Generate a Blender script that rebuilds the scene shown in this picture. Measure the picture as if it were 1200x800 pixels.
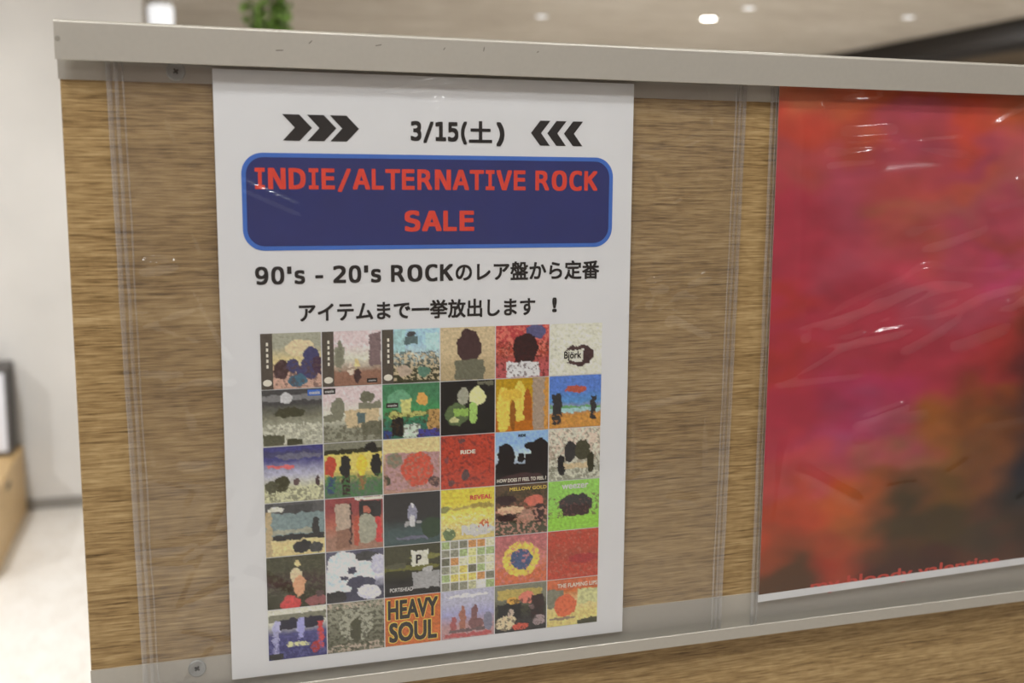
import bpy, bmesh, math, random
from mathutils import Matrix, Vector, noise

random.seed(7)
for o in list(bpy.data.objects):
    bpy.data.objects.remove(o, do_unlink=True)
SC = bpy.context.scene
COL = SC.collection
Z0 = 1.1217            # height of the bottom rail's flange edge above the floor

# ------------------------------------------------------------------ camera
cam_d = bpy.data.cameras.new('camera'); cam = bpy.data.objects.new('camera', cam_d); COL.objects.link(cam)
Rt = Vector((0.95563781, -0.29448163, 0.0060781)); Up = Vector((0.03646023, 0.13874553, 0.98965667)); Fw = Vector((0.29227902, 0.94553173, -0.14332735))
cam.matrix_world = Matrix.Translation((0.0682, -0.7460, 0.3283 + Z0)) @ Matrix((Rt, Up, -Fw)).transposed().to_4x4()
cam_d.sensor_width = 36.0; cam_d.lens = 1259.9 / 1200 * 36; cam_d.clip_start = 0.02; cam_d.clip_end = 100
cam_d.dof.use_dof = True; cam_d.dof.focus_distance = 0.80; cam_d.dof.aperture_fstop = 5.2
SC.camera = cam
# ------------------------------------------------------------------ world, exposure
w = bpy.data.worlds.new('world'); SC.world = w; w.use_nodes = True
w.node_tree.nodes['Background'].inputs[0].default_value = (1, 0.95, 0.88, 1)
w.node_tree.nodes['Background'].inputs[1].default_value = 0.15
vs = SC.view_settings
vs.view_transform = 'Standard'; vs.look = 'None'; vs.gamma = 1; vs.use_curve_mapping = False; vs.exposure = -0.60
SC.cycles.use_denoising = True
LAMP_W = 12.5
CEIL = 2.75


# ------------------------------------------------------------------ helpers
def lin1(c):
    return c / 12.92 if c <= 0.04045 else ((c + 0.055) / 1.055) ** 2.4
def srgb(r, g, b):
    return (lin1(r / 255), lin1(g / 255), lin1(b / 255))
def hexc(s):
    return srgb(*[int(ch, 16) * 17 for ch in s])
def print_col(c, k=0.66, haze=0.012):
    """ink colour from the tone it shows under the shop light"""
    return tuple(min(0.9, max(0.004, (v - haze) / k)) for v in c)

def mat(name):
    m = bpy.data.materials.new(name); m.use_nodes = True
    return m, m.node_tree.nodes, m.node_tree.links, m.node_tree.nodes['Principled BSDF']
def plain(name, col, rough=0.5, metal=0.0, var=0.05, scale=40, bump=0.0, emit=None, es=0):
    m, N, L, b = mat(name)
    b.inputs['Roughness'].default_value = rough; b.inputs['Metallic'].default_value = metal
    tc = N.new('ShaderNodeTexCoord'); nz = N.new('ShaderNodeTexNoise'); nz.inputs['Scale'].default_value = scale; nz.inputs['Detail'].default_value = 4
    L.new(tc.outputs['Object'], nz.inputs['Vector'])
    r = N.new('ShaderNodeValToRGB'); L.new(nz.outputs['Fac'], r.inputs['Fac'])
    r.color_ramp.elements[0].position = 0.3; r.color_ramp.elements[1].position = 0.7
    r.color_ramp.elements[0].color = (*[max(0, c * (1 - var)) for c in col], 1); r.color_ramp.elements[1].color = (*[min(1, c * (1 + var)) for c in col], 1)
    L.new(r.outputs['Color'], b.inputs['Base Color'])
    if bump:
        bp = N.new('ShaderNodeBump'); bp.inputs['Strength'].default_value = bump; bp.inputs['Distance'].default_value = 0.002
        L.new(nz.outputs['Fac'], bp.inputs['Height']); L.new(bp.outputs['Normal'], b.inputs['Normal'])
    if emit:
        b.inputs['Emission Color'].default_value = (*emit, 1); b.inputs['Emission Strength'].default_value = es
    return m
def wood(name, stops, sx=3.0, sz=160.0, fine=900.0, axis='x', rough=0.5, bump=0.25, fleck=0.0):
    """grain runs along axis; streaks from stretched noise, fine pores across"""
    m, N, L, b = mat(name); b.inputs['Roughness'].default_value = rough
    tc = N.new('ShaderNodeTexCoord')
    def stretched(s_long, s_cross, detail, dist=0.0, loc=0.0):
        mp = N.new('ShaderNodeMapping')
        mp.inputs['Scale'].default_value = (s_long, s_cross, s_cross) if axis == 'x' else (s_cross, s_long, s_cross)
        mp.inputs['Location'].default_value = (loc, loc, loc)
        nz = N.new('ShaderNodeTexNoise'); nz.inputs['Scale'].default_value = 1; nz.inputs['Detail'].default_value = detail; nz.inputs['Distortion'].default_value = dist
        L.new(tc.outputs['Object'], mp.inputs['Vector']); L.new(mp.outputs['Vector'], nz.inputs['Vector'])
        return nz.outputs['Fac']
    def mix(a, c, f):
        n = N.new('ShaderNodeMix'); n.data_type = 'FLOAT'; n.inputs[0].default_value = f
        L.new(a, n.inputs[2]); L.new(c, n.inputs[3]); return n.outputs[0]
    A = stretched(sx * 0.5, sz * 0.1, 3, 0.6); B = stretched(sx * 3.2, sz, 4, 0.4, 3.1); C = stretched(sx * 12, fine, 2, 0.0, 7.7)
    f = mix(mix(A, B, 0.55), C, 0.42)
    if fleck:
        D = stretched(60, 70, 2, 1.5, 11.0)
        f = mix(f, D, fleck)
    r = N.new('ShaderNodeValToRGB'); L.new(f, r.inputs['Fac'])
    els = r.color_ramp.elements
    while len(els) < len(stops): els.new(0.5)
    for e, (p, c) in zip(els, stops): e.position = p; e.color = (*c, 1)
    L.new(r.outputs['Color'], b.inputs['Base Color'])
    bp = N.new('ShaderNodeBump'); bp.inputs['Strength'].default_value = bump; bp.inputs['Distance'].default_value = 0.0006
    L.new(f, bp.inputs['Height']); L.new(bp.outputs['Normal'], b.inputs['Normal'])
    return m

def obj(name, bm, m, parent=None, smooth=False):
    me = bpy.data.meshes.new(name)
    if smooth:
        for f in bm.faces: f.smooth = True
    bm.to_mesh(me); bm.free()
    o = bpy.data.objects.new(name, me); COL.objects.link(o)
    if m: me.materials.append(m)
    if parent: o.parent = parent
    return o
def pobj(name, verts, faces, m, parent=None):
    me = bpy.data.meshes.new(name); me.from_pydata(verts, [], faces); me.update()
    o = bpy.data.objects.new(name, me); COL.objects.link(o)
    if m: me.materials.append(m)
    if parent: o.parent = parent
    return o
def empty(name, loc=(0, 0, 0)):
    o = bpy.data.objects.new(name, None); o.location = loc; COL.objects.link(o); return o
def tag(o, label=None, cat=None, group=None, kind=None):
    if label: o['label'] = label
    if cat: o['category'] = cat
    if group: o['group'] = group
    if kind: o['kind'] = kind
    return o
def box(bm, x0, x1, y0, y1, z0, z1, bevel=0.0, seg=2):
    r = bmesh.ops.create_cube(bm, size=1.0)
    bmesh.ops.scale(bm, vec=(x1 - x0, y1 - y0, z1 - z0), verts=r['verts'])
    bmesh.ops.translate(bm, vec=((x0 + x1) / 2, (y0 + y1) / 2, (z0 + z1) / 2), verts=r['verts'])
    if bevel:
        es = list({e for v in r['verts'] for e in v.link_edges})
        bmesh.ops.bevel(bm, geom=es, offset=bevel, segments=seg, affect='EDGES', profile=0.5)
    return bm
def nb(*a, **k):
    return box(bmesh.new(), *a, **k)
def cyl(bm, c, r0, r1, h, seg=32, axis='z', caps=True):
    mt = Matrix.Translation(c)
    if axis == 'y': mt = mt @ Matrix.Rotation(math.pi / 2, 4, 'X')
    if axis == 'x': mt = mt @ Matrix.Rotation(math.pi / 2, 4, 'Y')
    bmesh.ops.create_cone(bm, cap_ends=caps, segments=seg, radius1=r0, radius2=r1, depth=h, matrix=mt)
    return bm
def lathe(bm, prof, c, seg=32):
    """profile [(r, z)] turned about a vertical axis"""
    rings = []
    for r, z in prof:
        rings.append([bm.verts.new((c[0] + r * math.cos(2 * math.pi * i / seg), c[1] + r * math.sin(2 * math.pi * i / seg), c[2] + z)) for i in range(seg)])
    for a, b in zip(rings, rings[1:]):
        for i in range(seg):
            bm.faces.new((a[i], a[(i + 1) % seg], b[(i + 1) % seg], b[i]))
    return bm

# ------------------------------------------------------------------ materials
M_OAK = wood('oak_laminate', [(0.34, srgb(92, 70, 40)), (0.44, srgb(146, 118, 76)), (0.54, srgb(176, 147, 100)), (0.66, srgb(202, 175, 128))], sx=5.0, sz=560, fine=950, fleck=0.09, rough=0.42)
M_ALU = plain('satin_aluminium', srgb(196, 191, 180), rough=0.34, metal=0.35, var=0.015, scale=300)
M_STEEL = plain('zinc_screw', srgb(176, 178, 176), rough=0.4, metal=0.45, var=0.1, scale=900)
M_DARKSLOT = plain('screw_recess', srgb(60, 60, 58), rough=0.6, metal=0.4)
M_PAPER = plain('white_paper', (0.84, 0.845, 0.85), rough=0.6, var=0.012, scale=30)
M_BLACK = plain('black_ink', srgb(26, 23, 21), rough=0.55, var=0.1, scale=120)
M_NAVY = plain('navy_ink', print_col(srgb(46, 52, 98)), rough=0.5, var=0.06, scale=60)
M_BLUE = plain('blue_ink', print_col(srgb(62, 100, 172)), rough=0.5, var=0.04, scale=60)
M_RED = plain('red_ink', print_col(srgb(196, 66, 52)), rough=0.5, var=0.06, scale=150)
M_WHITE_INK = plain('white_print', (0.78, 0.77, 0.74), rough=0.55, var=0.03)
M_PLASTER = plain('grey_plaster', srgb(214, 211, 206), rough=0.8, var=0.06, scale=2.5, bump=0.05)
M_BASE = plain('grey_baseboard', srgb(140, 136, 130), rough=0.5, var=0.03)
M_FLOOR = wood('pale_plank_floor', [(0.3, srgb(208, 200, 190)), (0.5, srgb(226, 221, 213)), (0.7, srgb(236, 233, 228))], sx=2, sz=14, fine=120, axis='y', rough=0.35, bump=0.05)
M_CEIL = wood('brown_ceiling', [(0.34, srgb(166, 153, 136)), (0.5, srgb(192, 181, 165)), (0.66, srgb(212, 203, 190))], sx=0.5, sz=3.5, fine=40, axis='x', rough=0.7, bump=0.02)
M_DARK = plain('dark_brown_paint', srgb(38, 33, 29), rough=0.6)
M_BROWNWALL = wood('brown_wall', [(0.3, srgb(84, 60, 46)), (0.6, srgb(126, 96, 76))], sx=1, sz=6, fine=40, axis='x', rough=0.6)

def film_material(name, haze, rough, refl):
    """clear plastic: straight-through light, Fresnel gloss, a touch of milkiness"""
    m, N, L, b = mat(name); N.remove(b); out = N['Material Output']
    tr = N.new('ShaderNodeBsdfTransparent'); tr.inputs[0].default_value = (0.985, 0.985, 0.985, 1)
    df = N.new('ShaderNodeBsdfDiffuse'); df.inputs[0].default_value = (0.86, 0.87, 0.9, 1)
    gl = N.new('ShaderNodeBsdfGlossy'); gl.inputs['Roughness'].default_value = rough
    lw = N.new('ShaderNodeLayerWeight'); lw.inputs['Blend'].default_value = 0.5      # same from both sides of the sheet
    pw = N.new('ShaderNodeMath'); pw.operation = 'POWER'; pw.inputs[1].default_value = 5; L.new(lw.outputs['Facing'], pw.inputs[0])
    fr = N.new('ShaderNodeMath'); fr.operation = 'MULTIPLY_ADD'; fr.inputs[1].default_value = 0.6; fr.inputs[2].default_value = refl; L.new(pw.outputs[0], fr.inputs[0])
    m1 = N.new('ShaderNodeMixShader'); m2 = N.new('ShaderNodeMixShader')
    tc = N.new('ShaderNodeTexCoord'); nz = N.new('ShaderNodeTexNoise'); nz.inputs['Scale'].default_value = 14; nz.inputs['Detail'].default_value = 3
    L.new(tc.outputs['Object'], nz.inputs['Vector'])
    mr = N.new('ShaderNodeMapRange'); mr.inputs['From Min'].default_value = 0.3; mr.inputs['From Max'].default_value = 0.7
    mr.inputs['To Min'].default_value = haze * 0.7; mr.inputs['To Max'].default_value = haze * 1.3
    L.new(nz.outputs['Fac'], mr.inputs['Value']); L.new(mr.outputs[0], m1.inputs[0])
    L.new(tr.outputs[0], m1.inputs[1]); L.new(df.outputs[0], m1.inputs[2])
    L.new(fr.outputs[0], m2.inputs[0]); L.new(m1.outputs[0], m2.inputs[1]); L.new(gl.outputs[0], m2.inputs[2])
    L.new(m2.outputs[0], out.inputs['Surface'])
    return m
M_FILM = film_material('clear_film', 0.012, 0.09, 0.085)
M_FILM_BACK = film_material('clear_film_back', 0.03, 0.12, 0.03)
M_SEAM = film_material('welded_film', 0.12, 0.1, 0.12)

def ink_attr(name, rough=0.5):
    m, N, L, b = mat(name); b.inputs['Roughness'].default_value = rough
    at = N.new('ShaderNodeAttribute'); at.attribute_name = 'ink'
    L.new(at.outputs['Color'], b.inputs['Base Color'])
    return m
M_INK = ink_attr('printed_ink')

# ------------------------------------------------------------------ the room
def struct(name, bm, m, parent=None, label=None, cat=None):
    o = obj(name, bm, m, parent)
    if parent is None: tag(o, label, cat, kind='structure')
    return o
WY = 4.35
X0, X1, Y0, Y1 = -5.0, 12.0, -4.7, 14.0
struct('floor', nb(X0, X1, Y0, Y1, -0.1, 0), M_FLOOR, label='pale whitewashed plank floor', cat='floor')
struct('ceiling', nb(X0, X1, Y0, Y1, CEIL, CEIL + 0.1), M_CEIL, label='brown streaked shop ceiling with small downlights', cat='ceiling')
struct('wall_left', nb(X0, -0.05, WY, WY + 0.3, 0, CEIL), M_PLASTER, label='pale grey plaster wall behind the display board', cat='wall')
struct('baseboard_left', nb(X0, -0.05, WY - 0.012, WY, 0, 0.047, bevel=0.003), M_BASE, label='grey baseboard along the plaster wall', cat='baseboard')
struct('wall_far', nb(X0, X1, Y1, Y1 + 0.1, 0, CEIL), M_BROWNWALL, label='brown wall at the far end of the shop', cat='wall')
struct('wall_right', nb(X1, X1 + 0.1, Y0, Y1, 0, CEIL), M_BROWNWALL, label='brown wall along the right side', cat='wall')
struct('wall_side', nb(X0 - 0.1, X0, Y0, Y1, 0, CEIL), M_PLASTER, label='pale plaster side wall', cat='wall')
struct('wall_behind', nb(X0, X1, Y0 - 0.1, Y0, 0, CEIL), M_BROWNWALL, label='brown wall facing the display board', cat='wall')
struct('trim_2', nb(6.76, X1, -2, Y1, CEIL - 0.05, CEIL), plain('brown_soffit', srgb(116, 100, 80), rough=0.8), label='lower brown ceiling strip beyond the dark beam', cat='soffit')
struct('trim_1', nb(6.3, 6.75, -2, Y1, CEIL - 0.17, CEIL), M_DARK, label='dark brown beam running along the ceiling', cat='beam')

# ------------------------------------------------------------------ ceiling lamps
M_LAMP = plain('lit_lens', (1, 1, 1), emit=(1.0, 0.96, 0.88), es=26)
M_LAMP_DIM = plain('dim_lens', (1, 1, 1), emit=(0.92, 0.93, 1.0), es=1.6)
M_RING = plain('white_ring', srgb(225, 222, 215), rough=0.4)
def downlight(x, y, label, power, group, size=1.0, lens=None):
    t = empty('downlight', (x, y, CEIL)); tag(t, label, 'ceiling light', group)
    obj('trim_ring', lathe(bmesh.new(), [(0.075, 0), (0.078, -0.006), (0.07, -0.012), (0.058, -0.010), (0.05, -0.002)], (0, 0, 0)), M_RING, t, True)
    obj('lens', cyl(bmesh.new(), (0, 0, -0.006), 0.052, 0.056, 0.008), lens or M_LAMP, t)
    t.scale = (size, size, 1)
    ld = bpy.data.lights.new('lamp', 'AREA'); ld.shape = 'DISK'; ld.size = 0.18; ld.energy = power; ld.color = (0.97, 0.985, 1.0)
    lo = bpy.data.objects.new('lamp_glow', ld); COL.objects.link(lo); lo.parent = t; lo.location = (0, 0, -0.03)
    return t
G_L = 'downlights in the brown ceiling'
for x, y, l in [(2.80, 7.37, 'small round downlight in the ceiling beyond the white sale poster'),
                (4.06, 7.05, 'brightest round downlight in the brown ceiling, of the close pair'),
                (4.10, 6.50, 'dimmer downlight close behind the brightest one of the ceiling pair'),
                (5.46, 6.48, 'round downlight in the ceiling nearest the dark beam')]:
    downlight(x, y, l, LAMP_W * 5.0, G_L, 1.0 if 'brightest round' in l else 0.75, None if 'brightest round' in l else M_LAMP_DIM)
for x, y, k in [(-3.2, -3.2, 0.9), (-1.2, -3.4, 0.9), (0.9, -3.2, 0.75), (3.0, -3.4, 0.45), (5.4, -3.2, 0.6), (-2.8, -1.3, 1.2), (3.4, -1.3, 0.5),
                (-1.5, -0.7, 0.9), (-0.9, -1.2, 0.95), (-0.3, -0.75, 0.9), (0.3, -1.1, 0.8), (0.9, -0.75, 0.6), (1.5, -1.2, 0.45), (2.1, -0.8, 0.35),
                (-2.6, 1.4, 6.4), (-0.9, 2.2, 7.6), (1.6, 1.6, 1.2), (4.0, 2.0, 1.4), (6.0, 4.0, 4), (9, 3, 3), (9, 8, 5.0), (2, 11, 6.5), (6, 11, 6.0), (8.5, -2, 0.8)]:
    downlight(x, y, 'unseen round downlight added to light the shop', LAMP_W * k, 'unseen downlights added for their light')  # out-of-view lamps, added to light the board, rail edge, plaster wall and ceiling

# a glowing drum lamp seen past the wall's end
t = empty('drum_lamp', (0.0, 7.6, CEIL)); tag(t, 'white glowing drum lamp under the ceiling past the plaster wall', 'lamp')
obj('ceiling_cap', cyl(bmesh.new(), (0, 0, -0.02), 0.075, 0.085, 0.04), M_RING, t, False)
obj('lamp_shade', lathe(bmesh.new(), [(0.0, -0.04), (0.082, -0.045), (0.088, -0.055), (0.082, -0.40), (0.076, -0.41), (0.0, -0.41)], (0, 0, 0)), plain('lit_shade', (0.9, 0.9, 0.9), emit=(0.95, 0.97, 1.0), es=1.3), t, True)

# hanging ivy
M_LEAF = plain('ivy_leaf', srgb(122, 160, 74), rough=0.45, var=0.35, scale=16)
M_STEM = plain('ivy_stem', srgb(82, 84, 44), rough=0.7)
M_POT = plain('pot_plaster', srgb(200, 190, 172), rough=0.7)
M_CORD = plain('jute_cord', srgb(150, 128, 92), rough=0.9)
t = empty('hanging_ivy', (0.50, 4.55, 1.72)); tag(t, 'green trailing ivy hanging from the ceiling behind the top rail', 'plant')
obj('pot', lathe(bmesh.new(), [(0.0, 0.56), (0.065, 0.56), (0.09, 0.70), (0.095, 0.72), (0.088, 0.72), (0.082, 0.70), (0.0, 0.69)], (0, 0, 0)), M_POT, t, True)
bm = bmesh.new()
for k in range(3):
    a = k * 2.094
    p0 = Vector((0.09 * math.cos(a), 0.09 * math.sin(a), 0.715)); p1 = Vector((0, 0, CEIL - 1.72))
    d = p1 - p0; mtx = Matrix.Translation((p0 + p1) / 2) @ d.to_track_quat('Z', 'Y').to_matrix().to_4x4()
    bmesh.ops.create_cone(bm, cap_ends=True, segments=6, radius1=0.003, radius2=0.003, depth=d.length, matrix=mtx)
obj('cord', bm, M_CORD, t)
bs, bl = bmesh.new(), bmesh.new()
for k in range(26):
    a = random.uniform(0, 6.283); r0 = random.uniform(0.03, 0.085); zlen = random.uniform(0.35, 0.75)
    pts = []
    for i in range(12):
        s = i / 11
        rr = r0 + 0.035 * math.sin(min(1, s * 3) * 1.57) - 0.02 * s
        pts.append(Vector((rr * math.cos(a + 0.5 * s) + 0.012 * math.sin(5 * s + k), rr * math.sin(a + 0.5 * s), 0.70 + 0.05 * math.sin(min(1, s * 4) * 3.14) - zlen * s)))
    for p0, p1 in zip(pts, pts[1:]):
        d = p1 - p0
        bmesh.ops.create_cone(bs, cap_ends=False, segments=5, radius1=0.0018, radius2=0.0016, depth=d.length, matrix=Matrix.Translation((p0 + p1) / 2) @ d.to_track_quat('Z', 'Y').to_matrix().to_4x4())
    for p in pts[1:]:
        for q in range(3):
            sz = random.uniform(0.014, 0.026)
            mtx = Matrix.Translation(p + Vector((random.uniform(-.02, .02), random.uniform(-.02, .02), random.uniform(-.02, .02)))) @ Matrix.Rotation(random.uniform(0, 6.28), 4, 'Z') @ Matrix.Rotation(random.uniform(0.4, 1.7), 4, 'X') @ Matrix.Scale(sz, 4)
            ring = [bl.verts.new(mtx @ Vector(v)) for v in [(0, 0, 0), (0.75, 0.25, 0.1), (0.55, 0.75, 0.05), (0.75, 1.0, 0), (0.0, 1.9, -0.25), (-0.75, 1.0, 0), (-0.55, 0.75, 0.05), (-0.75, 0.25, 0.1)]]
            mid = bl.verts.new(mtx @ Vector((0, 0.8, -0.12)))
            for i in range(8): bl.faces.new((ring[i], ring[(i + 1) % 8], mid))
obj('stem', bs, M_STEM, t); f = obj('foliage', bl, M_LEAF, t, True); f['kind'] = 'stuff'

# ------------------------------------------------------------------ low wooden bin by the wall with a framed sleeve box on it
M_PINE = wood('pine_board', [(0.3, srgb(176, 140, 88)), (0.55, srgb(206, 174, 122)), (0.75, srgb(220, 192, 146))], sx=3, sz=30, fine=200, axis='y', rough=0.5)
t = empty('wooden_bin', (-0.985, 3.86, 0)); tag(t, 'low pale wooden bin standing on the floor against the plaster wall', 'bin')
hx, hy, H = 0.35, 0.47, 0.30
for s in (-1, 1):
    obj('side_board', nb(s * hx - 0.009, s * hx + 0.009, -hy, hy, 0, H, bevel=0.002), M_PINE, t)
obj('front_board', nb(-hx + 0.009, hx - 0.009, -hy, -hy + 0.018, 0.03, H - 0.05, bevel=0.002), M_PINE, t)
obj('back_board', nb(-hx + 0.009, hx - 0.009, hy - 0.018, hy, 0.0, H, bevel=0.002), M_PINE, t)
obj('top_board', nb(-hx + 0.009, hx - 0.009, -hy + 0.018, hy - 0.018, H - 0.018, H - 0.001), M_PINE, t)
obj('hand_hole', nb(hx + 0.0085, hx + 0.0098, -0.04, 0.06, H - 0.07, H - 0.045, bevel=0.0005), M_DARK, t)
t = empty('display_case', (-0.985, 4.245, 0.3005)); tag(t, 'white fronted display case with dark grey frame standing on the wooden bin', 'case')
M_GREY = plain('dark_grey_frame', srgb(84, 80, 78), rough=0.5)
M_WHITE = plain('white_card', srgb(226, 228, 236), rough=0.6)
obj('case_body', nb(-0.325, 0.337, -0.10, 0.098, 0, 0.38, bevel=0.004), M_GREY, t)
obj('front_card', nb(-0.30, 0.325, -0.106, -0.099, 0.02, 0.355, bevel=0.001), M_WHITE, t)
obj('side_groove', nb(0.336, 0.3385, -0.03, 0.03, 0.015, 0.36), M_DARK, t)

# ------------------------------------------------------------------ the display board with its two rails
BX0, BX1 = 0.0, 1.55
board = empty('display_board', (0, 0, 0)); tag(board, 'oak grain partition board with satin aluminium poster rails', 'display board')
def P(v):                       # board coordinates (z from the lower flange edge) to world
    return (v[0], v[1], v[2] + Z0)
obj('wood_panel', nb(BX0, BX1, 0, 0.030, 0.0, Z0 + 0.4265, bevel=0.0012), M_OAK, board)
def extrude_profile(name, prof, x0, x1, m, parent, bev=0.0):
    """closed (y, z) outline pulled along x"""
    n = len(prof)
    v = [P((x0, y, z)) for y, z in prof] + [P((x1, y, z)) for y, z in prof]
    f = [tuple(range(n - 1, -1, -1)), tuple(range(n, 2 * n))] + [(i, (i + 1) % n, n + (i + 1) % n, n + i) for i in range(n)]
    bm = bmesh.new(); vs_ = [bm.verts.new(p) for p in v]
    for ff in f: bm.faces.new([vs_[i] for i in ff])
    bmesh.ops.recalc_face_normals(bm, faces=bm.faces)
    return obj(name, bm, m, parent)
FL = -0.0012; D = -0.014
top_rail = extrude_profile('top_rail', [(0.0, 0.3928), (FL, 0.3928), (FL, 0.4255), (D + 0.0018, 0.4255), (D + 0.0018, 0.4039), (D + 0.0003, 0.4036), (D, 0.4040), *[(D + 0.0022 - 0.0022 * math.cos(a * math.pi / 16), 0.4258 + 0.0022 * math.sin(a * math.pi / 16)) for a in range(9)], (0.030, 0.4280), (0.030, 0.4265), (0.0, 0.4265)], BX0 - 0.0008, BX1, M_ALU, board)
bot_rail = extrude_profile('bottom_rail', [(0.0, 0.0), (FL, 0.0), (FL, -0.0301), (D + 0.0014, -0.0301), (D + 0.0014, -0.0222), (D + 0.0010, -0.0218), (D + 0.0003, -0.0218), (D, -0.0221), (D, -0.0312), (D + 0.0004, -0.0316), (0.0, -0.0316)], BX0 - 0.0003, BX1, M_ALU, board)
def screw(x, z, parent):
    c = P((x, FL - 0.0004, z))
    bm = bmesh.new()
    # dished head: rim, shallow cone
    rings = [(0.0061, 0.0006), (0.0061, -0.0003), (0.0055, -0.0007), (0.0036, -0.00035), (0.0, -0.0003)]
    prev = None
    for r, y in rings:
        cur = [bm.verts.new((c[0] + r * math.cos(2 * math.pi * i / 28), c[1] + y, c[2] + r * math.sin(2 * math.pi * i / 28))) for i in range(28)] if r else [bm.verts.new((c[0], c[1] + y, c[2]))]
        if prev:
            for i in range(28):
                if r: bm.faces.new((prev[i], prev[(i + 1) % 28], cur[(i + 1) % 28], cur[i]))
                else: bm.faces.new((prev[i], prev[(i + 1) % 28], cur[0]))
        prev = cur
    bmesh.ops.recalc_face_normals(bm, faces=bm.faces)
    s = obj('screw', bm, M_STEEL, parent)
    bm = bmesh.new()
    box(bm, c[0] - 0.0019, c[0] + 0.0019, c[1] - 0.0007, c[1], c[2] - 0.0006, c[2] + 0.0006)
    box(bm, c[0] - 0.0006, c[0] + 0.0006, c[1] - 0.00071, c[1], c[2] - 0.0019, c[2] + 0.0019)
    bmesh.ops.rotate(bm, cent=c, matrix=Matrix.Rotation(random.uniform(0, 1), 3, 'Y'), verts=bm.verts)
    obj('cross_recess', bm, M_DARKSLOT, s)
screw(0.0700, 0.4000, top_rail); screw(0.0692, -0.0072, bot_rail)
# small drilled mark near the rail's end and scuffs on its face
bm = bmesh.new(); cyl(bm, P((0.0012, D - 0.00002, 0.4160)), 0.0016, 0.0016, 0.0002, 20, 'y'); obj('drill_mark', bm, plain('drill_edge', srgb(150, 144, 132), rough=0.5), top_rail)
M_SCUFF = plain('dark_scuff', srgb(88, 80, 66), rough=0.8)
for x, z, l, a in [(0.155, 0.4205, 0.003, 0.8), (0.200, 0.4205, 0.004, 0.2), (0.245, 0.4200, 0.002, 1.0), (0.273, 0.4210, 0.003, 1.4), (0.312, 0.4207, 0.0016, 0.6), (0.135, 0.4145, 0.005, 0.05)]:
    bm = bmesh.new(); box(bm, -l / 2, l / 2, -0.00006, 0, -0.00022, 0.00022)
    bmesh.ops.rotate(bm, cent=(0, 0, 0), matrix=Matrix.Rotation(-a, 3, 'Y'), verts=bm.verts)
    bmesh.ops.translate(bm, vec=P((x, D, z)), verts=bm.verts)
    obj('scuff', bm, M_SCUFF, top_rail)

# ------------------------------------------------------------------ lettering
import os
try:
    SANS = bpy.data.fonts.load(os.path.join(bpy.utils.system_resource('DATAFILES'), 'fonts', 'DejaVuSansMono.woff2'))
except Exception:
    SANS = None
def text_raw(s, bold=0.0, res=6, sans=False):
    """flat outline of the text; bold by laying the strokes over themselves a hair apart"""
    cu = bpy.data.curves.new('t', 'FONT'); cu.body = s; cu.size = 1; cu.resolution_u = res; cu.fill_mode = 'FRONT'
    if sans and SANS: cu.font = SANS
    o = bpy.data.objects.new('t', cu); COL.objects.link(o)
    dg = bpy.context.evaluated_depsgraph_get()
    me = bpy.data.meshes.new_from_object(o.evaluated_get(dg))
    v0 = [tuple(v.co[:2]) for v in me.vertices]; f0 = [tuple(p.vertices) for p in me.polygons]
    bpy.data.objects.remove(o); bpy.data.curves.remove(cu); bpy.data.meshes.remove(me)
    if not bold: return v0, f0
    V, F = [], []
    for k in range(8):
        a = k * math.pi / 4; n = len(V); q = 1.0 if k % 2 == 0 else 1.3
        V += [(u + bold * q * math.cos(a), v + bold * q * math.sin(a), k) for u, v in v0]; F += [tuple(i + n for i in f_) for f_ in f0]
    return V, F
ADV = {'I': 546, 'N': 847, 'D': 830, 'E': 683, '/': 690, 'A': 776, 'L': 637, 'T': 682, 'R': 782, 'V': 764, 'O': 850, 'C': 724, 'K': 771, 'S': 711,
       '(': 543, ')': 543, "'": 332, 's': 598, '-': 480, ' ': 342}
def sans_line(s, bold):
    """wide bold sans letters set one by one; the slab-serif I and 1 come with the face"""
    V, F, x = [], [], 0.0
    for ch in s:
        adv = ADV.get(ch, 711) / 1000
        if ch != ' ':
            vs_, fs = text_raw('O' if ch == '0' else ch, 0.0, 5, True)
            a, b, c, d = bbox(vs_)
            wd = {"'": 0.13, '-': 0.30, '(': 0.27, ')': 0.27, 'I': 0.34, 'A': 0.68, 'V': 0.66, 'T': 0.58}.get(ch, adv - 0.19)
            off = (adv - wd) / 2
            v0 = [((u - a) / (b - a) * wd + off + x, v) for u, v in vs_]
            for k in range(8):
                an = k * math.pi / 4; n = len(V); q = 1.0 if k % 2 == 0 else 1.3
                V += [(u + bold * q * math.cos(an), v + bold * 0.7 * q * math.sin(an), k) for u, v in v0]; F += [tuple(i + n for i in f_) for f_ in fs]
        x += adv
    return V, F
def bbox(vs_):
    xs = [v[0] for v in vs_]; ys = [v[1] for v in vs_]
    return min(xs), max(xs), min(ys), max(ys)
def place(name, vs_, fs, x0, x1, z0, z1, y, m, parent, skew=0.0):
    a, b, c, d = bbox(vs_)
    V = []
    for u, v, *k in vs_:
        s = (u - a) / (b - a); t_ = (v - c) / (d - c)
        V.append((x0 + (x1 - x0) * s, y - (k[0] * 6e-6 if k else 0), z0 + (z1 - z0) * t_ + skew * s))
    return pobj(name, V, fs, m, parent)
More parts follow.
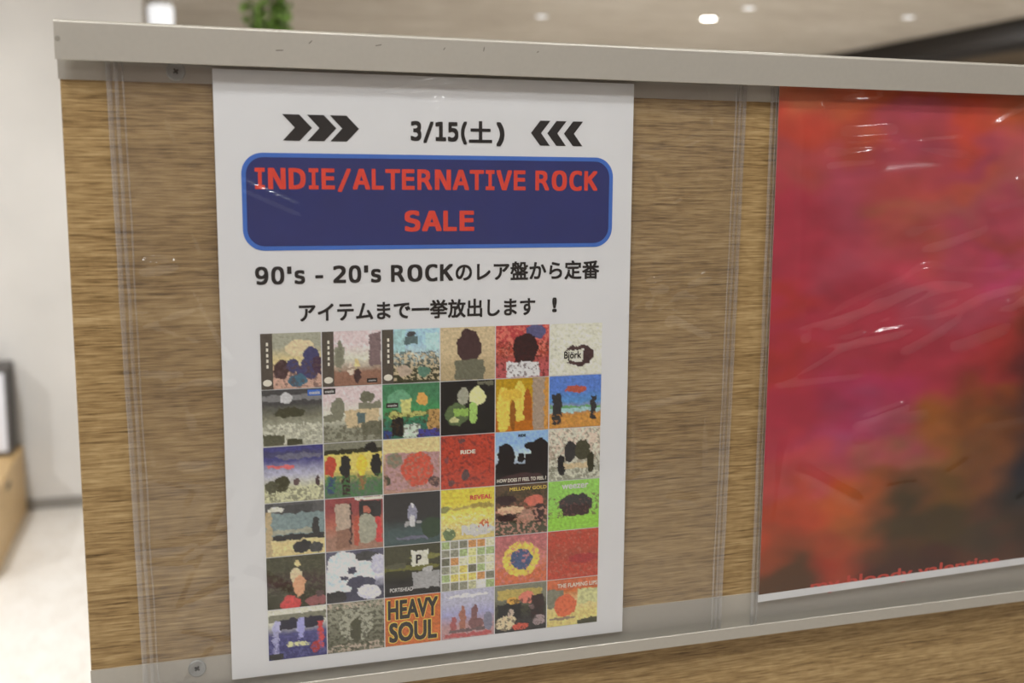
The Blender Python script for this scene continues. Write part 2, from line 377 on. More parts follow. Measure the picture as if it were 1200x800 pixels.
# ------------------------------------------------------------------ printed pictures: soft fields of ink colour
def field(grid, u, v, warp=0.0, seed=0, detail=0.0, dscale=9):
    """grid of ink colours sampled at u, v (v from the top), edges wandering"""
    R_, C_ = len(grid), len(grid[0])
    w_ = v * 2.6             # blotches wider than tall
    n1 = noise.noise((u * 4 + seed * 3.7, w_ * 4, seed)); n2 = noise.noise((u * 4, w_ * 4 + seed * 2.3, seed + 40.0))
    n3 = noise.noise((u * 11 + seed, w_ * 11, seed + 80.0)); n4 = noise.noise((u * 11, w_ * 11 + seed, seed + 120.0))
    gx = min(max(u * C_ - 0.5 + warp * (n1 + 0.6 * n3), 0), C_ - 1.001); gy = min(max(v * R_ - 0.5 + 2.2 * warp * (n2 + 0.6 * n4), 0), R_ - 1.001)
    i, j = int(gx), int(gy); fx, fy = gx - i, gy - j
    for _ in range(1): fx = fx * fx * (3 - 2 * fx); fy = fy * fy * (3 - 2 * fy)
    if C_ == 1: fx = 0
    c = [(grid[j][i][k] * (1 - fx) + grid[j][i + 1][k] * fx) * (1 - fy) + (grid[j + 1][i][k] * (1 - fx) + grid[j + 1][i + 1][k] * fx) * fy for k in range(3)]
    if detail:
        g = 1 + detail * (noise.noise((u * dscale + seed * 1.3, w_ * dscale, seed + 9.0)) + 0.7 * noise.noise((u * dscale * 2.6, w_ * dscale * 2.6 + seed, seed + 19.0)))
        c = [max(0.003, x * g) for x in c]
    return c
def picture(name, x0, x1, z0, z1, y, grid, n, parent, warp=0.35, seed=0, detail=0.5, dscale=9, zfun=None, m=None):
    nx, nz = n; V, F, K = [], [], []
    for j in range(nz + 1):
        for i in range(nx + 1):
            u, v = i / nx, j / nz
            z = z1 + (z0 - z1) * v
            if zfun: z = zfun(u, v)
            V.append((x0 + (x1 - x0) * u, y, z)); K.append(grid(u, v) if callable(grid) else field(grid, u, v, warp, seed, detail, dscale))
    for j in range(nz):
        for i in range(nx):
            a = j * (nx + 1) + i; F.append((a, a + nx + 1, a + nx + 2, a + 1))
    o = pobj(name, V, F, m or M_INK, parent)
    at = o.data.color_attributes.new('ink', 'FLOAT_COLOR', 'POINT')
    at.data.foreach_set('color', [q for c in K for q in (*c, 1.0)])
    return o

# ------------------------------------------------------------------ the white sale poster
A = 0.0926; YP = -0.0040; PF = YP - 0.0002
PB = -0.0176
poster = empty('sale_poster', P((A, YP, PB))); tag(poster, 'white sale poster with blue banner and grid of small pictures in clear sleeve', 'poster')
def rel(o, root):
    o.location = -root.location
    return o
def pm(x, z):            # millimetres on the sheet to board coordinates
    return A + x / 1000, z / 1000
rel(obj('paper_sheet', nb(A, A + 0.297, YP - 0.0001, YP + 0.0001, Z0 + PB, Z0 + PB + 0.4200), M_PAPER, poster), poster)
def on_poster(name, vs_, fs, x0, x1, z0, z1, m, lift=0.00012, skew=0.0, parent=None):
    (a, c), (b, d) = pm(x0, z0), pm(x1, z1)
    o = place(name, vs_, fs, a, b, c + Z0, d + Z0, PF - lift, m, parent or poster, skew)
    if parent is None: rel(o, poster)
    return o
# chevrons
for x in (44.0, 60.3, 75.6):
    pts = [(0, 17.2), (11.2, 17.2), (19.6, 8.6), (11.2, 0), (0, 0), (8.1, 8.6)]
    on_poster('chevron', pts, [(5, 2, 1, 0), (5, 4, 3, 2)], x, x + 19.5, 357.2, 374.5, M_BLACK)
for x in (218.1, 230.4, 243.1):
    pts = [(14.5, 17.2), (6.9, 17.2), (0, 8.6), (6.9, 0), (14.2, 0), (7.6, 8.6)]
    on_poster('chevron', pts, [(0, 1, 2, 5), (5, 2, 3, 4)], x, x + 14.5, 356.9, 374.4, M_BLACK)
# banner
def rrect(x0, x1, z0, z1, r, n=10):
    pts = []
    for cx, cz, a0 in ((x1 - r, z1 - r, 0), (x0 + r, z1 - r, 90), (x0 + r, z0 + r, 180), (x1 - r, z0 + r, 270)):
        for i in range(n + 1):
            a = math.radians(a0 + 90 * i / n); pts.append((cx + r * math.cos(a), cz + r * math.sin(a)))
    return pts
q = rrect(16.4, 281.7, 284.0, 349.0, 14); on_poster('banner_border', q, [tuple(range(len(q)))], 16.4, 281.7, 284.0, 349.0, M_BLUE, 0.00008)
q = rrect(19.3, 278.8, 286.9, 346.1, 11.5); on_poster('banner', q, [tuple(range(len(q)))], 19.3, 278.8, 286.9, 346.1, M_NAVY, 0.00016)
v, f = sans_line('INDIE/ALTERNATIVE ROCK', 0.036); on_poster('lettering', v, f, 25.1, 269.6, 323.4, 339.4, M_RED, 0.00026)
v, f = sans_line('SALE', 0.042); on_poster('lettering', v, f, 126.0, 176.2, 296.1, 310.9, M_RED, 0.00026)
v, f = sans_line('3/15(', 0.044); on_poster('lettering', v, f, 130.8, 171.0, 356.6, 372.4, M_BLACK)
v, f = text_raw('土', 0.032); on_poster('lettering', v, f, 172.3, 189.3, 358.0, 373.0, M_BLACK)
v, f = sans_line(')', 0.044); on_poster('lettering', v, f, 192.3, 198.4, 355.8, 372.6, M_BLACK)
v, f = sans_line("90's - 20's ROCK", 0.033); on_poster('lettering', v, f, 23.5, 160.8, 261.0, 273.3, M_BLACK)
v, f = text_raw('のレア盤から定番', 0.025); on_poster('lettering', v, f, 162.6, 272.2, 260.4, 274.3, M_BLACK)
v, f = text_raw('アイテムまで一挙放出します', 0.025); on_poster('lettering', v, f, 52.0, 222.5, 234.6, 248.0, M_BLACK)
v, f = text_raw('!', 0.03); on_poster('lettering', v, f, 235.6, 239.2, 236.4, 247.3, M_BLACK)

# the grid of small pictures: plain colour fields standing in for the printed covers
# each line: top / middle / bottom ground, then blobs (e cx cy rx ry), bars (r x0 y0 x1 y1), speckle (s y0 y1 amount), small tiles (g n)
ART = """
998 cb8 b98;e .65 .28 .25 .15 cb9;e .82 .55 .15 .3 446;r .86 .45 1 .75 434;e .33 .66 .13 .17 433;e .52 .58 .1 .13 446;e .68 .7 .1 .12 446;e .6 .86 .16 .12 467;s .5 1 .3 544
cbb ccb 865;r .2 .3 .38 .62 887;r .8 .05 1 .65 766;e .3 .45 .06 .3 776;e .58 .66 .05 .15 cb8;e .58 .82 .05 .13 433;e .48 .7 .05 .1 cba;r .2 .66 1 .7 987
9bc abb 443;r .2 0 .4 .45 9bb;r .4 .15 .62 .28 566;r .75 .08 1 .4 acc;e .5 .1 .08 .06 444;s .42 1 .7 332;s .45 .95 .5 cb9;e .38 .78 .12 .1 a98;e .72 .8 .12 .1 576
ba8 ba8 a97;e .52 .36 .22 .32 433;r .26 .62 .8 1 665
a44 943 a55;s 0 .6 .5 c76;e .75 .12 .2 .14 557;e .55 .45 .24 .3 322;r .2 .7 .82 1 ccc;s .3 1 .2 422
ccb ccb ccb;e .55 .62 .3 .2 433;r .22 .52 .64 .74 ccb
444 776 aa9;r 0 .1 1 .2 777;e .4 .15 .1 .1 bbb;e .45 .42 .25 .1 443;s .5 1 .5 887;s .6 1 .4 ccb;r 0 .8 .35 1 554;r .4 .88 .65 1 443
cbb ccb 887;e .25 .4 .12 .2 776;r .38 .42 .95 .75 ba8;r .6 .3 .98 .42 776;r .58 .5 .72 .68 566;r .65 .65 1 .9 665;s .7 1 .4 554;e .75 .2 .12 .1 665;r 0 .5 .3 .62 776
475 485 365;e .3 .3 .2 .2 697;r .32 .28 .5 .55 bb7;e .7 .3 .1 .12 c95;r .12 .52 .85 .6 aa6;r .15 .6 .35 .95 222;r .35 .75 .65 1 bcb;r 0 .85 .15 1 347;r .62 .85 1 1 448;r .8 .5 1 .85 a85;s .5 1 .3 432
221 221 221;e .42 .28 .1 .16 998;e .68 .3 .15 .17 dd9;e .3 .62 .2 .22 564;r .25 .52 .5 .66 8a5;e .75 .75 .22 .3 221;e .6 .6 .08 .2 9b6;e .25 .72 .1 .05 bb8;r .68 .02 .98 .09 665
a82 b83 a62;e .15 .6 .13 .45 db5;e .45 .45 .12 .42 db5;e .3 .3 .2 .1 ca4;e .6 .6 .08 .4 952;e .32 .7 .05 .3 852;e .55 .9 .2 .1 a62;r .7 0 .92 1 987;r .92 0 1 1 b84
57b 58b b84;r 0 .58 1 .62 696;r 0 .62 1 .7 9bb;e .5 .25 .2 .07 a54;r .06 .34 .24 .9 333;r .8 .4 .9 .85 333;s .72 1 .2 a74
447 aab bb9;r 0 .08 1 .2 446;e .6 .18 .4 .06 667;e .3 .68 .12 .14 443;e .12 .72 .12 .12 554;e .55 .64 .05 .07 544;e .9 .65 .04 .1 433;r .05 .34 .52 .4 c66;s .75 1 .5 665
776 cb6 565;r 0 .12 1 .22 332;e .8 .14 .12 .12 221;r 0 .2 1 .55 cb6;e .1 .42 .1 .18 a43;e .36 .44 .1 .2 222;e .64 .42 .1 .18 db4;e .9 .44 .1 .2 222;r .05 .6 .18 .9 346;r .3 .6 .44 .95 322;r .58 .6 .7 .9 864;s .6 1 .5 474
cb8 a87 a87;r 0 0 1 .24 cb8;r .04 .26 1 .95 a88;e .6 .58 .28 .32 b54;e .2 .4 .13 .14 776;e .9 .82 .1 .1 544;e .06 .75 .05 .1 443;s .26 .95 .3 976
a43 a43 a43;s 0 1 .25 633;e .45 .75 .07 .1 544;e .4 .12 .06 .05 644;e .2 .9 .05 .06 644;e .12 .45 .05 .05 744
8ad bcd 222;e .2 .5 .16 .3 211;e .85 .5 .2 .35 211;e .65 .28 .1 .08 211;e .48 .5 .07 .1 211;e .63 .55 .07 .12 211;r 0 .62 1 1 211;e .5 .9 .4 .1 433
cba a98 998;s 0 1 .6 776;s 0 1 .5 ccb;e .42 .45 .12 .2 333;e .65 .42 .15 .2 443;e .25 .7 .08 .2 222;e .82 .68 .08 .2 332;r .3 .68 .75 .78 ba8;r .78 .1 .95 .3 cba
555 788 cb8;r .2 .05 .8 .2 444;r .1 .2 1 .6 788;r .1 .5 .9 .58 998;r .1 .6 1 .7 333;e .85 .5 .06 .2 333;e .6 .85 .16 .12 333;e .85 .88 .12 .1 444;r 0 .15 .1 1 a97;r .05 .08 .3 .16 ccb
844 a65 976;r .5 0 1 .06 ccb;r .58 .08 .97 .4 333;r .18 .1 .42 .92 a98;r .42 .1 .46 .9 433;r .18 .6 .42 .95 865;e .72 .62 .18 .28 998;e .72 .25 .06 .07 a65;r .88 .4 .98 .9 b44;r .5 .35 .58 .9 a54
333 333 455;e .5 .4 .08 .2 889;e .5 .55 .05 .12 bbb;e .4 .6 .05 .05 999;e .62 .58 .05 .04 999;r .2 .85 .9 .9 667;e .85 .7 .2 .2 343;e .5 .24 .03 .05 ccc
cb4 dc6 cb7;r 0 .35 1 .4 a95;e .75 .35 .2 .05 984;e .08 .38 .1 .08 885;e .7 .82 .3 .12 bbb;e .8 .73 .1 .09 b64;e .15 .9 .12 .12 675;s .5 .9 .2 dda
543 854 443;s .1 .8 .6 332;e .3 .5 .25 .08 ca8;e .75 .35 .2 .1 b65;e .2 .3 .2 .1 322;e .6 .65 .15 .15 976;e .85 .6 .1 .2 322;s .5 1 .4 b87;e .2 .65 .2 .08 322
8b5 8b5 8b4;e .55 .48 .33 .2 333;r .28 .5 .82 .72 322;s .3 .75 .15 644
443 433 332;s 0 .8 .3 554;e .52 .15 .05 .06 cb8;e .5 .38 .1 .14 cb9;e .55 .58 .1 .2 c97;e .4 .92 .18 .16 b44;e .85 .9 .2 .1 855;e .9 .78 .08 .06 544
556 ccd 445;e .3 .4 .3 .4 cde;e .62 .5 .25 .3 cde;r 0 .5 .35 .8 cde;e .7 .12 .2 .1 444;e .6 .65 .25 .12 445;e .45 .4 .07 .07 445;e .15 .9 .2 .12 333;e .75 .85 .2 .15 ccd;e .9 .3 .12 .2 bbc;r .25 .5 .4 .56 445
443 332 222;e .4 .45 .6 .06 663;e .75 .25 .3 .05 774;r .48 .12 .78 .42 ccb;r .5 .55 1 .88 999;r .7 .45 .85 .55 aaa;e .2 .4 .2 .06 554
bb9 cca bb9;g 6
a66 b76 b64;e .5 .5 .36 .36 db5;e .5 .5 .21 .22 457;s 0 1 .15 b77
a43 943 a43;s 0 1 .1 a65;e .7 .6 .3 .1 933
ccb 447 336;r 0 0 1 .1 ccb;r 0 .1 1 .24 776;e .15 .35 .1 .12 aac;r .08 .4 .18 1 99b;r .2 .2 .95 .4 223;r .5 .2 .62 .6 99c;e .5 .72 .2 .05 cc9;r .85 .3 .95 .85 b44;e .8 .82 .08 .1 933;s .5 1 .3 558;r 0 .88 .25 1 222
887 776 665;e .5 .45 .3 .35 998;s 0 1 .4 332;e .5 .58 .1 .26 443;s .85 1 .5 ba9;s 0 .12 .5 ba9
b63 b63 b63;s 0 1 .05 a53
aab 99b a88;e .4 .6 .06 .3 965;e .63 .5 .06 .2 755;e .65 .72 .15 .12 755;e .22 .72 .05 .18 955;r .15 .82 .85 .88 655;r .05 .9 .95 .98 a55;e .5 .12 .4 .04 ccd;e .88 .7 .08 .2 778
776 443 333;r .05 .1 .9 .3 a95;e .62 .3 .15 .12 c76;e .35 .35 .12 .1 c94;r .05 .4 .5 .75 222;r .7 .25 .95 .8 322;e .2 .8 .2 .15 cb9;e .3 .6 .07 .08 ba9;e .72 .5 .06 .06 a88;e .85 .8 .12 .12 988;e .5 .9 .15 .08 b54;s .3 1 .3 222
b63 cb8 cb7;r 0 0 1 .22 b64;r 0 .22 .3 .6 776;r .6 .25 1 .55 bb8;e .36 .56 .22 .24 c64;r 0 .85 1 1 cb7;e .85 .97 .25 .08 443;e .3 .85 .25 .04 876
"""
def art_colour(spec, u, v, seed):
    parts = spec.split(';'); top, midc, bot = [hexc(c) for c in parts[0].split()]
    nz = lambda f, o: noise.noise((u * f + seed * 3.1, v * f + o, seed + o))
    uu, vv = u + 0.035 * nz(9, 1.0) + 0.015 * nz(24, 2.0), v + 0.035 * nz(9, 3.0) + 0.015 * nz(24, 4.0)
    t_ = vv * 2
    w_ = min(1.0, max(0.0, (t_ - 0.5) / 0.5)) if t_ < 1 else min(1.0, max(0.0, (t_ - 1) / 0.5))
    c = [a * (1 - w_) + b * w_ for a, b in (zip(top, midc) if t_ < 1 else zip(midc, bot))]
    for p in parts[1:]:
        q = p.split(); k = q[0]
        if k == 'g':
            n = int(q[1]); i, j = min(n - 1, int(u * n)), min(n - 1, int(v * n))
            rnd = random.Random(i * 31 + j * 7 + int(seed * 10)); base = hexc(rnd.choice(['cb6', 'aa8', '776', 'cca', '9a7', 'b85', 'ddc', '887', '665', 'cc8']))
            fu, fv = u * n - i, v * n - j
            c = [0.62] * 3 if (fu < 0.09 or fv < 0.09) else [x * (1 + 0.5 * nz(30, 6.0)) for x in base]
            continue
        if k == 's':
            y0, y1, am = map(float, q[1:4]); col = hexc(q[4])
            if y0 <= vv <= y1 and (nz(17, len(q[4]) + y0 * 9 + am * 13) + 0.6 * nz(37, 8.0 + am)) > 0.42 - am * 0.75: c = [a * 0.3 + b * 0.7 for a, b in zip(c, col)]
            continue
        x0, y0, x1, y1 = map(float, q[1:5]); col = hexc(q[5])
        if k == 'e': ins = ((uu - x0) / x1) ** 2 + ((vv - y0) / y1) ** 2 < 1
        else: ins = x0 <= uu <= x1 and y0 <= vv <= y1
        if ins: c = col
    g = 1 + 0.28 * nz(21, 11.0) + 0.2 * nz(47, 12.0)
    return [max(0.002, x * g) for x in c]
rows = [r for r in ART.strip().split('\n')]
XS = [25.3, 66.9, 108.8, 151.0, 192.3, 233.9, 275.7]
ZS = [227.9, 188.7, 148.6, 108.3, 69.2, 30.6, -7.2]
covers = []
for k, row in enumerate(rows):
    i, j = k % 6, k // 6
    x0, x1, z1, z0 = XS[i] + 0.35, XS[i + 1] - 0.35, ZS[j] - 0.3, ZS[j + 1] + 0.3
    (a, c), (b, d) = pm(x0, z0), pm(x1, z1)
    o = rel(picture('printed_cover', a, b, c + Z0, d + Z0, PF - 0.0001, lambda u, v: print_col(art_colour(row, u, v, k * 1.7 + 1)), (54, 54), poster), poster)
    covers.append((o, x0, x1, z0, z1))
def rect_on(k, name, u0, u1, v0, v1, m, lift=0.0002):
    o, x0, x1, z0, z1 = covers[k]
    q = [(0, 0), (1, 0), (1, 1), (0, 1)]
    return on_poster(name, q, [(0, 1, 2, 3)], x0 + (x1 - x0) * u0, x0 + (x1 - x0) * u1, z1 - (z1 - z0) * v1, z1 - (z1 - z0) * v0, m, lift, parent=o)
def disc_on(k, name, u, v, r, m, lift=0.00024, ar=1.0):
    o, x0, x1, z0, z1 = covers[k]
    q = [(math.cos(a * math.pi / 14), math.sin(a * math.pi / 14)) for a in range(28)]
    cx, cz = x0 + (x1 - x0) * u, z1 - (z1 - z0) * v; R_ = (x1 - x0) * r
    return on_poster(name, q, [tuple(range(28))], cx - R_, cx + R_, cz - R_ * ar, cz + R_ * ar, m, lift, parent=o)
def text_on(k, s, u0, u1, v0, v1, m, bold=0.02, lift=0.0003, name='lettering'):
    o, x0, x1, z0, z1 = covers[k]
    vv, ff = text_raw(s, bold, 3)
    return on_poster(name, vv, ff, x0 + (x1 - x0) * u0, x0 + (x1 - x0) * u1, z1 - (z1 - z0) * v1, z1 - (z1 - z0) * v0, m, lift, parent=o)
M_OBI = plain('obi_strip_ink', print_col(srgb(80, 74, 66)), rough=0.5, var=0.15, scale=300)
M_LABEL = plain('label_ink', print_col(srgb(48, 44, 42)), rough=0.5)
M_YEL = plain('yellow_ink', print_col(srgb(222, 180, 84)), rough=0.5)
M_ORANGE = plain('orange_ink', print_col(srgb(206, 110, 66)), rough=0.5)
M_PALERED = plain('pale_red_ink', print_col(srgb(190, 70, 70)), rough=0.5)
M_CREAM = plain('cream_ink', print_col(srgb(206, 200, 186)), rough=0.5)
for k in (0, 1, 2):
    rect_on(k, 'side_strip', 0.0, 0.195, 0.0, 1.0, M_OBI)
    disc_on(k, 'strip_spot', 0.10, 0.885, 0.075, M_CREAM, ar=0.75)
    for q in range(5):
        rect_on(k, 'strip_dash', 0.09, 0.125, 0.16 + q * 0.1, 0.22 + q * 0.1, M_CREAM, 0.00026)
for k, b in ((1, (0.75, 0.93, 0.88, 0.96)), (6, (0.76, 0.99, 0.02, 0.13)), (7, (0.01, 0.21, 0.02, 0.12)), (8, (0.06, 0.27, 0.34, 0.43))):
    rect_on(k, 'label_box', b[0], b[1], b[2], b[3], M_BLUE if k == 6 else M_LABEL)
    text_on(k, 'oasis', b[0] + 0.025, b[1] - 0.025, b[2] + 0.025, b[3] - 0.025, M_WHITE_INK, 0.02)
text_on(5, 'Björk', 0.27, 0.60, 0.54, 0.72, M_BLACK, 0.02)
text_on(15, 'RIDE', 0.36, 0.64, 0.28, 0.355, M_CREAM, 0.04)
text_on(16, 'RIDE', 0.43, 0.57, 0.05, 0.10, M_BLACK, 0.03)
text_on(16, 'HOW DOES IT FEEL TO FEEL ?', 0.03, 0.97, 0.885, 0.955, M_CREAM, 0.03)
text_on(21, 'REVEAL', 0.54, 0.95, 0.14, 0.23, M_PALERED, 0.03)
text_on(21, 'R.E.M.', 0.38, 0.92, 0.72, 0.92, M_WHITE_INK, 0.04)
text_on(22, 'MELLOW GOLD', 0.27, 0.98, 0.05, 0.12, M_YEL, 0.02)
text_on(23, 'weezer', 0.26, 0.78, 0.075, 0.17, M_WHITE_INK, 0.02)
text_on(26, 'PORTISHEAD', 0.09, 0.50, 0.83, 0.91, M_WHITE_INK, 0.02)
text_on(26, 'P', 0.56, 0.66, 0.20, 0.38, M_LABEL, 0.03)
text_on(35, 'THE FLAMING LIPS', 0.20, 0.99, 0.09, 0.18, M_CREAM, 0.02)
for s, b in (('HEAVY', (0.05, 0.95, 0.06, 0.46)), ('SOUL', (0.07, 0.93, 0.52, 0.93))):
    text_on(32, s, b[0] - 0.02, b[1] + 0.02, b[2] - 0.02, b[3] + 0.02, M_YEL, 0.07, 0.00014)
    text_on(32, s, b[0], b[1], b[2], b[3], M_LABEL, 0.035, 0.0003)

# ------------------------------------------------------------------ the pink abstract poster
PX0 = 0.5096; PX1 = PX0 + 0.297
pink = empty('abstract_poster', P((PX0, YP, -0.007))); tag(pink, 'abstract red, pink and dark brown poster in glossy clear sleeve', 'poster')
def lowedge(u): return -0.0069 + 0.0057 * min(1.15, u * 1.12)
rel(obj('paper_sheet', nb(PX0, PX1, YP - 0.0001, YP + 0.0001, Z0 + 0.0, Z0 + 0.413), M_PAPER, pink), pink)
PINK = """
b64 b53 b42 b42 a53 b54
b43 a43 a45 b43 b53 a64
a44 a45 a44 a45 b55 b64
a34 a45 a44 b54 a55 b54
a34 a45 a54 a55 a45 a55
a34 a45 a44 a45 a44 b54
a33 a34 b45 b45 b46 a64
a34 a34 a45 a45 a45 a53
a33 a34 a34 a34 a33 732
a34 a34 a34 a34 933 522
a34 a35 a35 a34 842 322
a34 a46 a45 952 742 223
b44 b45 954 852 742 112
b42 b52 742 641 742 112
b42 a52 431 431 532 222
942 a42 531 431 432 321
531 a31 421 421 532 532
"""
g = [[print_col(hexc(c), 0.86, 0.004) for c in r.split()] for r in PINK.strip().split('\n')]
rel(picture('print', PX0, PX1, 0, 0, PF - 0.0001, g, (130, 180), pink, warp=0.55, seed=3.3, detail=0.2, dscale=7,
            zfun=lambda u, v: Z0 + (0.412 * (1 - v) + (lowedge(u) + 0.0055) * v)), pink)
vv, ff = text_raw('my bloody valentine', 0.02)
a_, b_, c_, d_ = bbox(vv)
V = [(PX0 + 0.048 + 0.19 * (u - a_) / (b_ - a_), PF - 0.0003 - k * 6e-6, Z0 - 0.0066 + 0.0128 * (t_ - c_) / (d_ - c_) + 0.0042 * (u - a_) / (b_ - a_)) for u, t_, k in vv]
rel(pobj('lettering', V, ff, plain('red_letters', print_col(srgb(178, 66, 56)), rough=0.5), pink), pink)
n = 20
V = []; F = []
for i in range(n + 1):
    u = i / n; x = PX0 - 0.001 + (PX1 - PX0 + 0.002) * u
    for y, z in ((PF - 0.0005, lowedge(u)), (PF - 0.0005, lowedge(u) + 0.0060), (PF, lowedge(u) + 0.0060), (PF, lowedge(u))):
        V.append((x, y, z + Z0))
for i in range(n):
    for k in range(4): F.append((i * 4 + k, (i + 1) * 4 + k, (i + 1) * 4 + (k + 1) % 4, i * 4 + (k + 1) % 4))
F += [(0, 1, 2, 3), (n * 4 + 3, n * 4 + 2, n * 4 + 1, n * 4)]
rel(pobj('bottom_margin', V, F, M_PAPER, pink), pink)

# ------------------------------------------------------------------ clear sleeves
def ridge(x, z, x0, z0, x1, z1, wd, h):
    dx, dz = x1 - x0, z1 - z0; L2 = dx * dx + dz * dz
    s = ((x - x0) * dx + (z - z0) * dz) / L2
    d = ((x - x0) * dz - (z - z0) * dx) / math.sqrt(L2)
    if s < -0.3 or s > 1.3 or abs(d) > 4 * wd: return 0.0
    e = max(0.0, min(1.0, min((s + 0.15) / 0.3, (1.15 - s) / 0.3))); e = e * e * (3 - 2 * e)
    return h * math.exp(-(d / wd) ** 2) * e
def bump2(x, z, cx, cz, rx, rz, h):
    q = ((x - cx) / rx) ** 2 + ((z - cz) / rz) ** 2
    return h * math.exp(-q) if q < 12 else 0.0
def sleeve(name, label, xl, xr, zb, zt, px0, px1, ridges, bumps, seed, wave, nx, nz, seams=((0.0, 0.0034), (0.0050, 0.0024), (0.0095, 0.0012))):
    t = empty(name, P(((xl(0) + xr(0)) / 2, -0.004, zb))); tag(t, label, 'plastic sleeve', 'clear poster sleeves on the rails')
    V, F = [], []
    for j in range(nz + 1):
        vv = j / nz; z = zb + (zt - zb) * vv
        for i in range(nx + 1):
            uu = i / nx; x = xl(vv) + (xr(vv) - xl(vv)) * uu
            e = min(uu, 1 - uu) * (xr(vv) - xl(vv))
            h = 0.0
            for r in ridges: h += ridge(x, z, *r)
            for b in bumps: h += bump2(x, z, *b)
            h += wave * (0.5 + 0.5 * noise.noise((x * 9 + seed, z * 7, seed))) + wave * 0.5 * (0.5 + 0.5 * noise.noise((x * 26 + seed, z * 19, seed + 5)))
            edge = min(1.0, e / 0.005)
            h = max(0.0, min(h, 0.0036)) * edge
            base = -0.0053 if px0 - 0.004 < x < px1 + 0.004 else -0.0047
            base = -0.0032 + (base + 0.0032) * edge
            V.append(P((x, base - h, z)))
    for j in range(nz):
        for i in range(nx):
            a = j * (nx + 1) + i; F.append((a, a + 1, a + nx + 2, a + nx + 1))
    o = pobj('front_film', V, F, M_FILM, t); o.data.polygons.foreach_set('use_smooth', [True] * len(F)); rel(o, t)
    V = [P((xl(s), -0.0029, zb + (zt - zb) * s)) if k == 0 else P((xr(s), -0.0029, zb + (zt - zb) * s)) for s in (0, 1) for k in (0, 1)]
    rel(pobj('back_film', V, [(0, 1, 3, 2)], M_FILM_BACK, t), t)
    for side in (0, 1):
        for off, wd in seams:
            V, F = [], []
            for j in range(41):
                s = j / 40; z = zb + (zt - zb) * s
                x = (xl(s) + off) if side == 0 else (xr(s) - off - wd)
                x += 0.0007 * noise.noise((z * 22, off * 900 + side * 7 + seed, 1.0))
                for dx, y in ((0, -0.0036), (wd * 0.5, -0.0046 - off * 0.08), (wd, -0.0036)):
                    V.append(P((x + dx, y - 0.0016 * min(1, off * 120), z)))
            for j in range(40):
                for k in range(2): F.append((j * 3 + k, j * 3 + k + 1, j * 3 + k + 4, j * 3 + k + 3))
            o = pobj('weld_seam', V, F, M_SEAM, t); o.data.polygons.foreach_set('use_smooth', [True] * len(F)); rel(o, t)
    return t
rid1 = [(0.062, 0.365, 0.082, 0.285, 0.0035, 0.0022), (0.050, 0.300, 0.056, 0.200, 0.0020, 0.0014), (0.044, 0.270, 0.050, 0.090, 0.0016, 0.0012),
        (0.075, 0.265, 0.098, 0.215, 0.0022, 0.0016), (0.086, 0.290, 0.100, 0.240, 0.0018, 0.0014), (0.066, 0.230, 0.072, 0.170, 0.0025, 0.0012),
        (0.056, 0.030, 0.092, 0.110, 0.0022, 0.0016), (0.060, 0.060, 0.070, 0.120, 0.0015, 0.0012), (0.062, 0.075, 0.092, 0.092, 0.0016, 0.0014),
        (0.062, 0.040, 0.094, 0.055, 0.0022, 0.0016), (0.050, 0.410, 0.056, 0.388, 0.0012, 0.0010), (0.060, -0.018, 0.085, 0.012, 0.003, 0.0014),
        (0.225, 0.395, 0.290, 0.400, 0.0018, 0.0012), (0.205, 0.388, 0.240, 0.397, 0.0016, 0.0010), (0.290, 0.396, 0.320, 0.400, 0.0018, 0.0010),
        (0.105, 0.330, 0.150, 0.310, 0.004, 0.0012), (0.110, 0.080, 0.130, 0.120, 0.006, 0.0013), (0.105, 0.06, 0.135, 0.04, 0.005, 0.0012),
        (0.400, 0.255, 0.455, 0.262, 0.004, 0.0014), (0.405, 0.240, 0.412, 0.275, 0.0025, 0.0012), (0.448, 0.400, 0.450, 0.330, 0.0025, 0.0016),
        (0.396, 0.165, 0.450, 0.172, 0.003, 0.0010), (0.420, 0.34, 0.46, 0.27, 0.006, 0.0014), (0.452, 0.16, 0.456, 0.02, 0.002, 0.0012)]
rr = random.Random(12)
for k in range(34):                  # cross wrinkles in the empty margins beside the sheet and a few over it
    if k < 15: cx, cz = rr.uniform(0.050, 0.088), rr.uniform(0.0, 0.30)
    elif k < 26: cx, cz = rr.uniform(0.398, 0.455), rr.uniform(0.0, 0.40)
    else: cx, cz = rr.uniform(0.11, 0.38), rr.choice([rr.uniform(0.35, 0.40), rr.uniform(0.0, 0.12), rr.uniform(0.12, 0.3)])
    an = rr.uniform(-0.5, 0.7); ln = rr.uniform(0.008, 0.022); wd = rr.uniform(0.0014, 0.0034)
    rid1.append((cx - ln * math.cos(an), cz - ln * math.sin(an), cx + ln * math.cos(an), cz + ln * math.sin(an), wd, wd * rr.uniform(0.22, 0.5) * (0.6 if k >= 26 else 1)))
bum1 = [(0.422, 0.232, 0.005, 0.007, 0.0012), (0.405, 0.245, 0.003, 0.005, 0.001), (0.452, 0.372, 0.002, 0.006, 0.0012), (0.24, 0.385, 0.004, 0.004, 0.0008), (0.215, 0.378, 0.003, 0.003, 0.0007),
        (0.17, 0.20, 0.05, 0.09, 0.0012), (0.33, 0.10, 0.06, 0.05, 0.0014), (0.30, 0.33, 0.06, 0.03, 0.0010)]
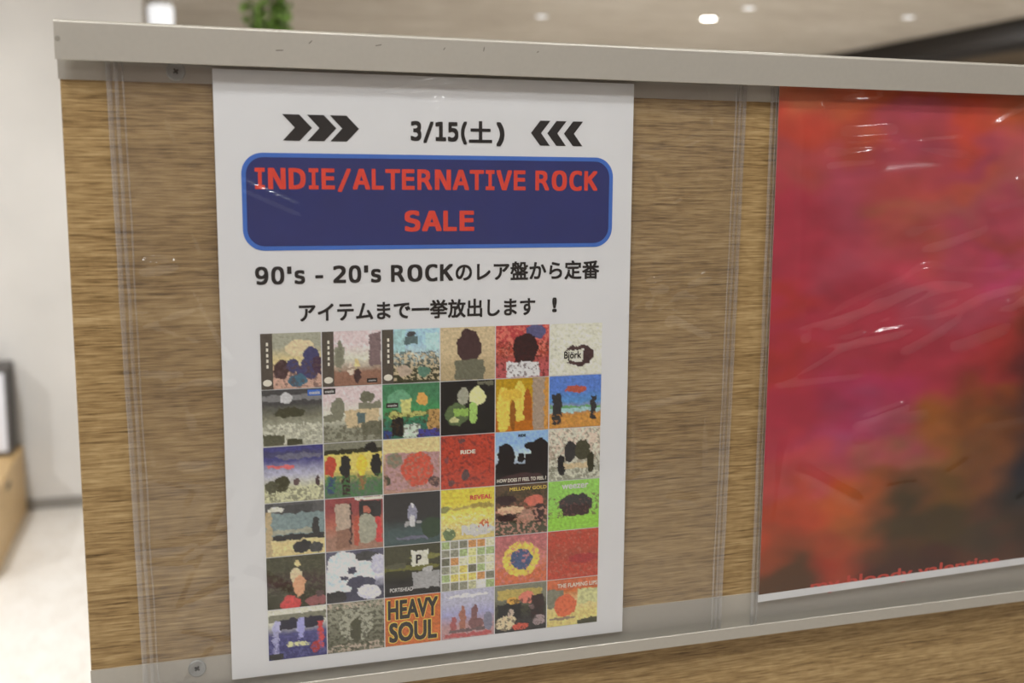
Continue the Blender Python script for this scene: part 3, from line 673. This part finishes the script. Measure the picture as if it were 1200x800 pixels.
sleeve('poster_sleeve', 'wide wrinkled clear plastic sleeve holding the white sale poster', lambda s: 0.0335 - 0.0065 * s, lambda s: 0.4765 + 0.0065 * s, -0.0300, 0.4200, A, A + 0.297, rid1, bum1, 2.0, 0.0011, 220, 200)
rid2 = [(0.530, 0.395, 0.532, 0.250, 0.003, 0.0014), (0.545, 0.392, 0.553, 0.368, 0.002, 0.0012), (0.565, 0.394, 0.600, 0.398, 0.002, 0.0012),
        (0.560, 0.225, 0.660, 0.262, 0.007, 0.0024), (0.640, 0.258, 0.760, 0.250, 0.009, 0.0026), (0.565, 0.205, 0.640, 0.215, 0.004, 0.0018), (0.660, 0.225, 0.790, 0.275, 0.006, 0.0020),
        (0.540, 0.240, 0.541, 0.210, 0.004, 0.0016), (0.560, 0.330, 0.700, 0.345, 0.012, 0.0022), (0.620, 0.300, 0.780, 0.335, 0.012, 0.0022),
        (0.595, 0.140, 0.640, 0.152, 0.003, 0.0018), (0.520, 0.05, 0.525, 0.12, 0.002, 0.0012), (0.545, 0.10, 0.60, 0.07, 0.004, 0.0012)]
for k in range(26):
    cx, cz = rr.uniform(0.53, 0.79), rr.choice([rr.uniform(0.19, 0.30), rr.uniform(0.28, 0.40), rr.uniform(0.0, 0.18)])
    an = rr.uniform(-0.2, 0.6); ln = rr.uniform(0.012, 0.045); wd = rr.uniform(0.002, 0.007)
    rid2.append((cx - ln * math.cos(an), cz - ln * math.sin(an), cx + ln * math.cos(an), cz + ln * math.sin(an), wd, wd * rr.uniform(0.15, 0.42) * (0.25 if cz < 0.16 else 1)))
bum2 = [(0.735, 0.232, 0.006, 0.004, 0.0014), (0.60, 0.12, 0.006, 0.004, 0.001), (0.66, 0.31, 0.05, 0.03, 0.0015), (0.72, 0.36, 0.05, 0.03, 0.0015)]
sleeve('poster_sleeve', 'glossy clear plastic sleeve over the red and pink abstract poster', lambda s: 0.5030, lambda s: 0.8160, -0.0300, 0.4200, PX0, PX1, rid2, bum2, 5.0, 0.0013, 160, 200, ((0.0, 0.0026), (0.0040, 0.0012)))
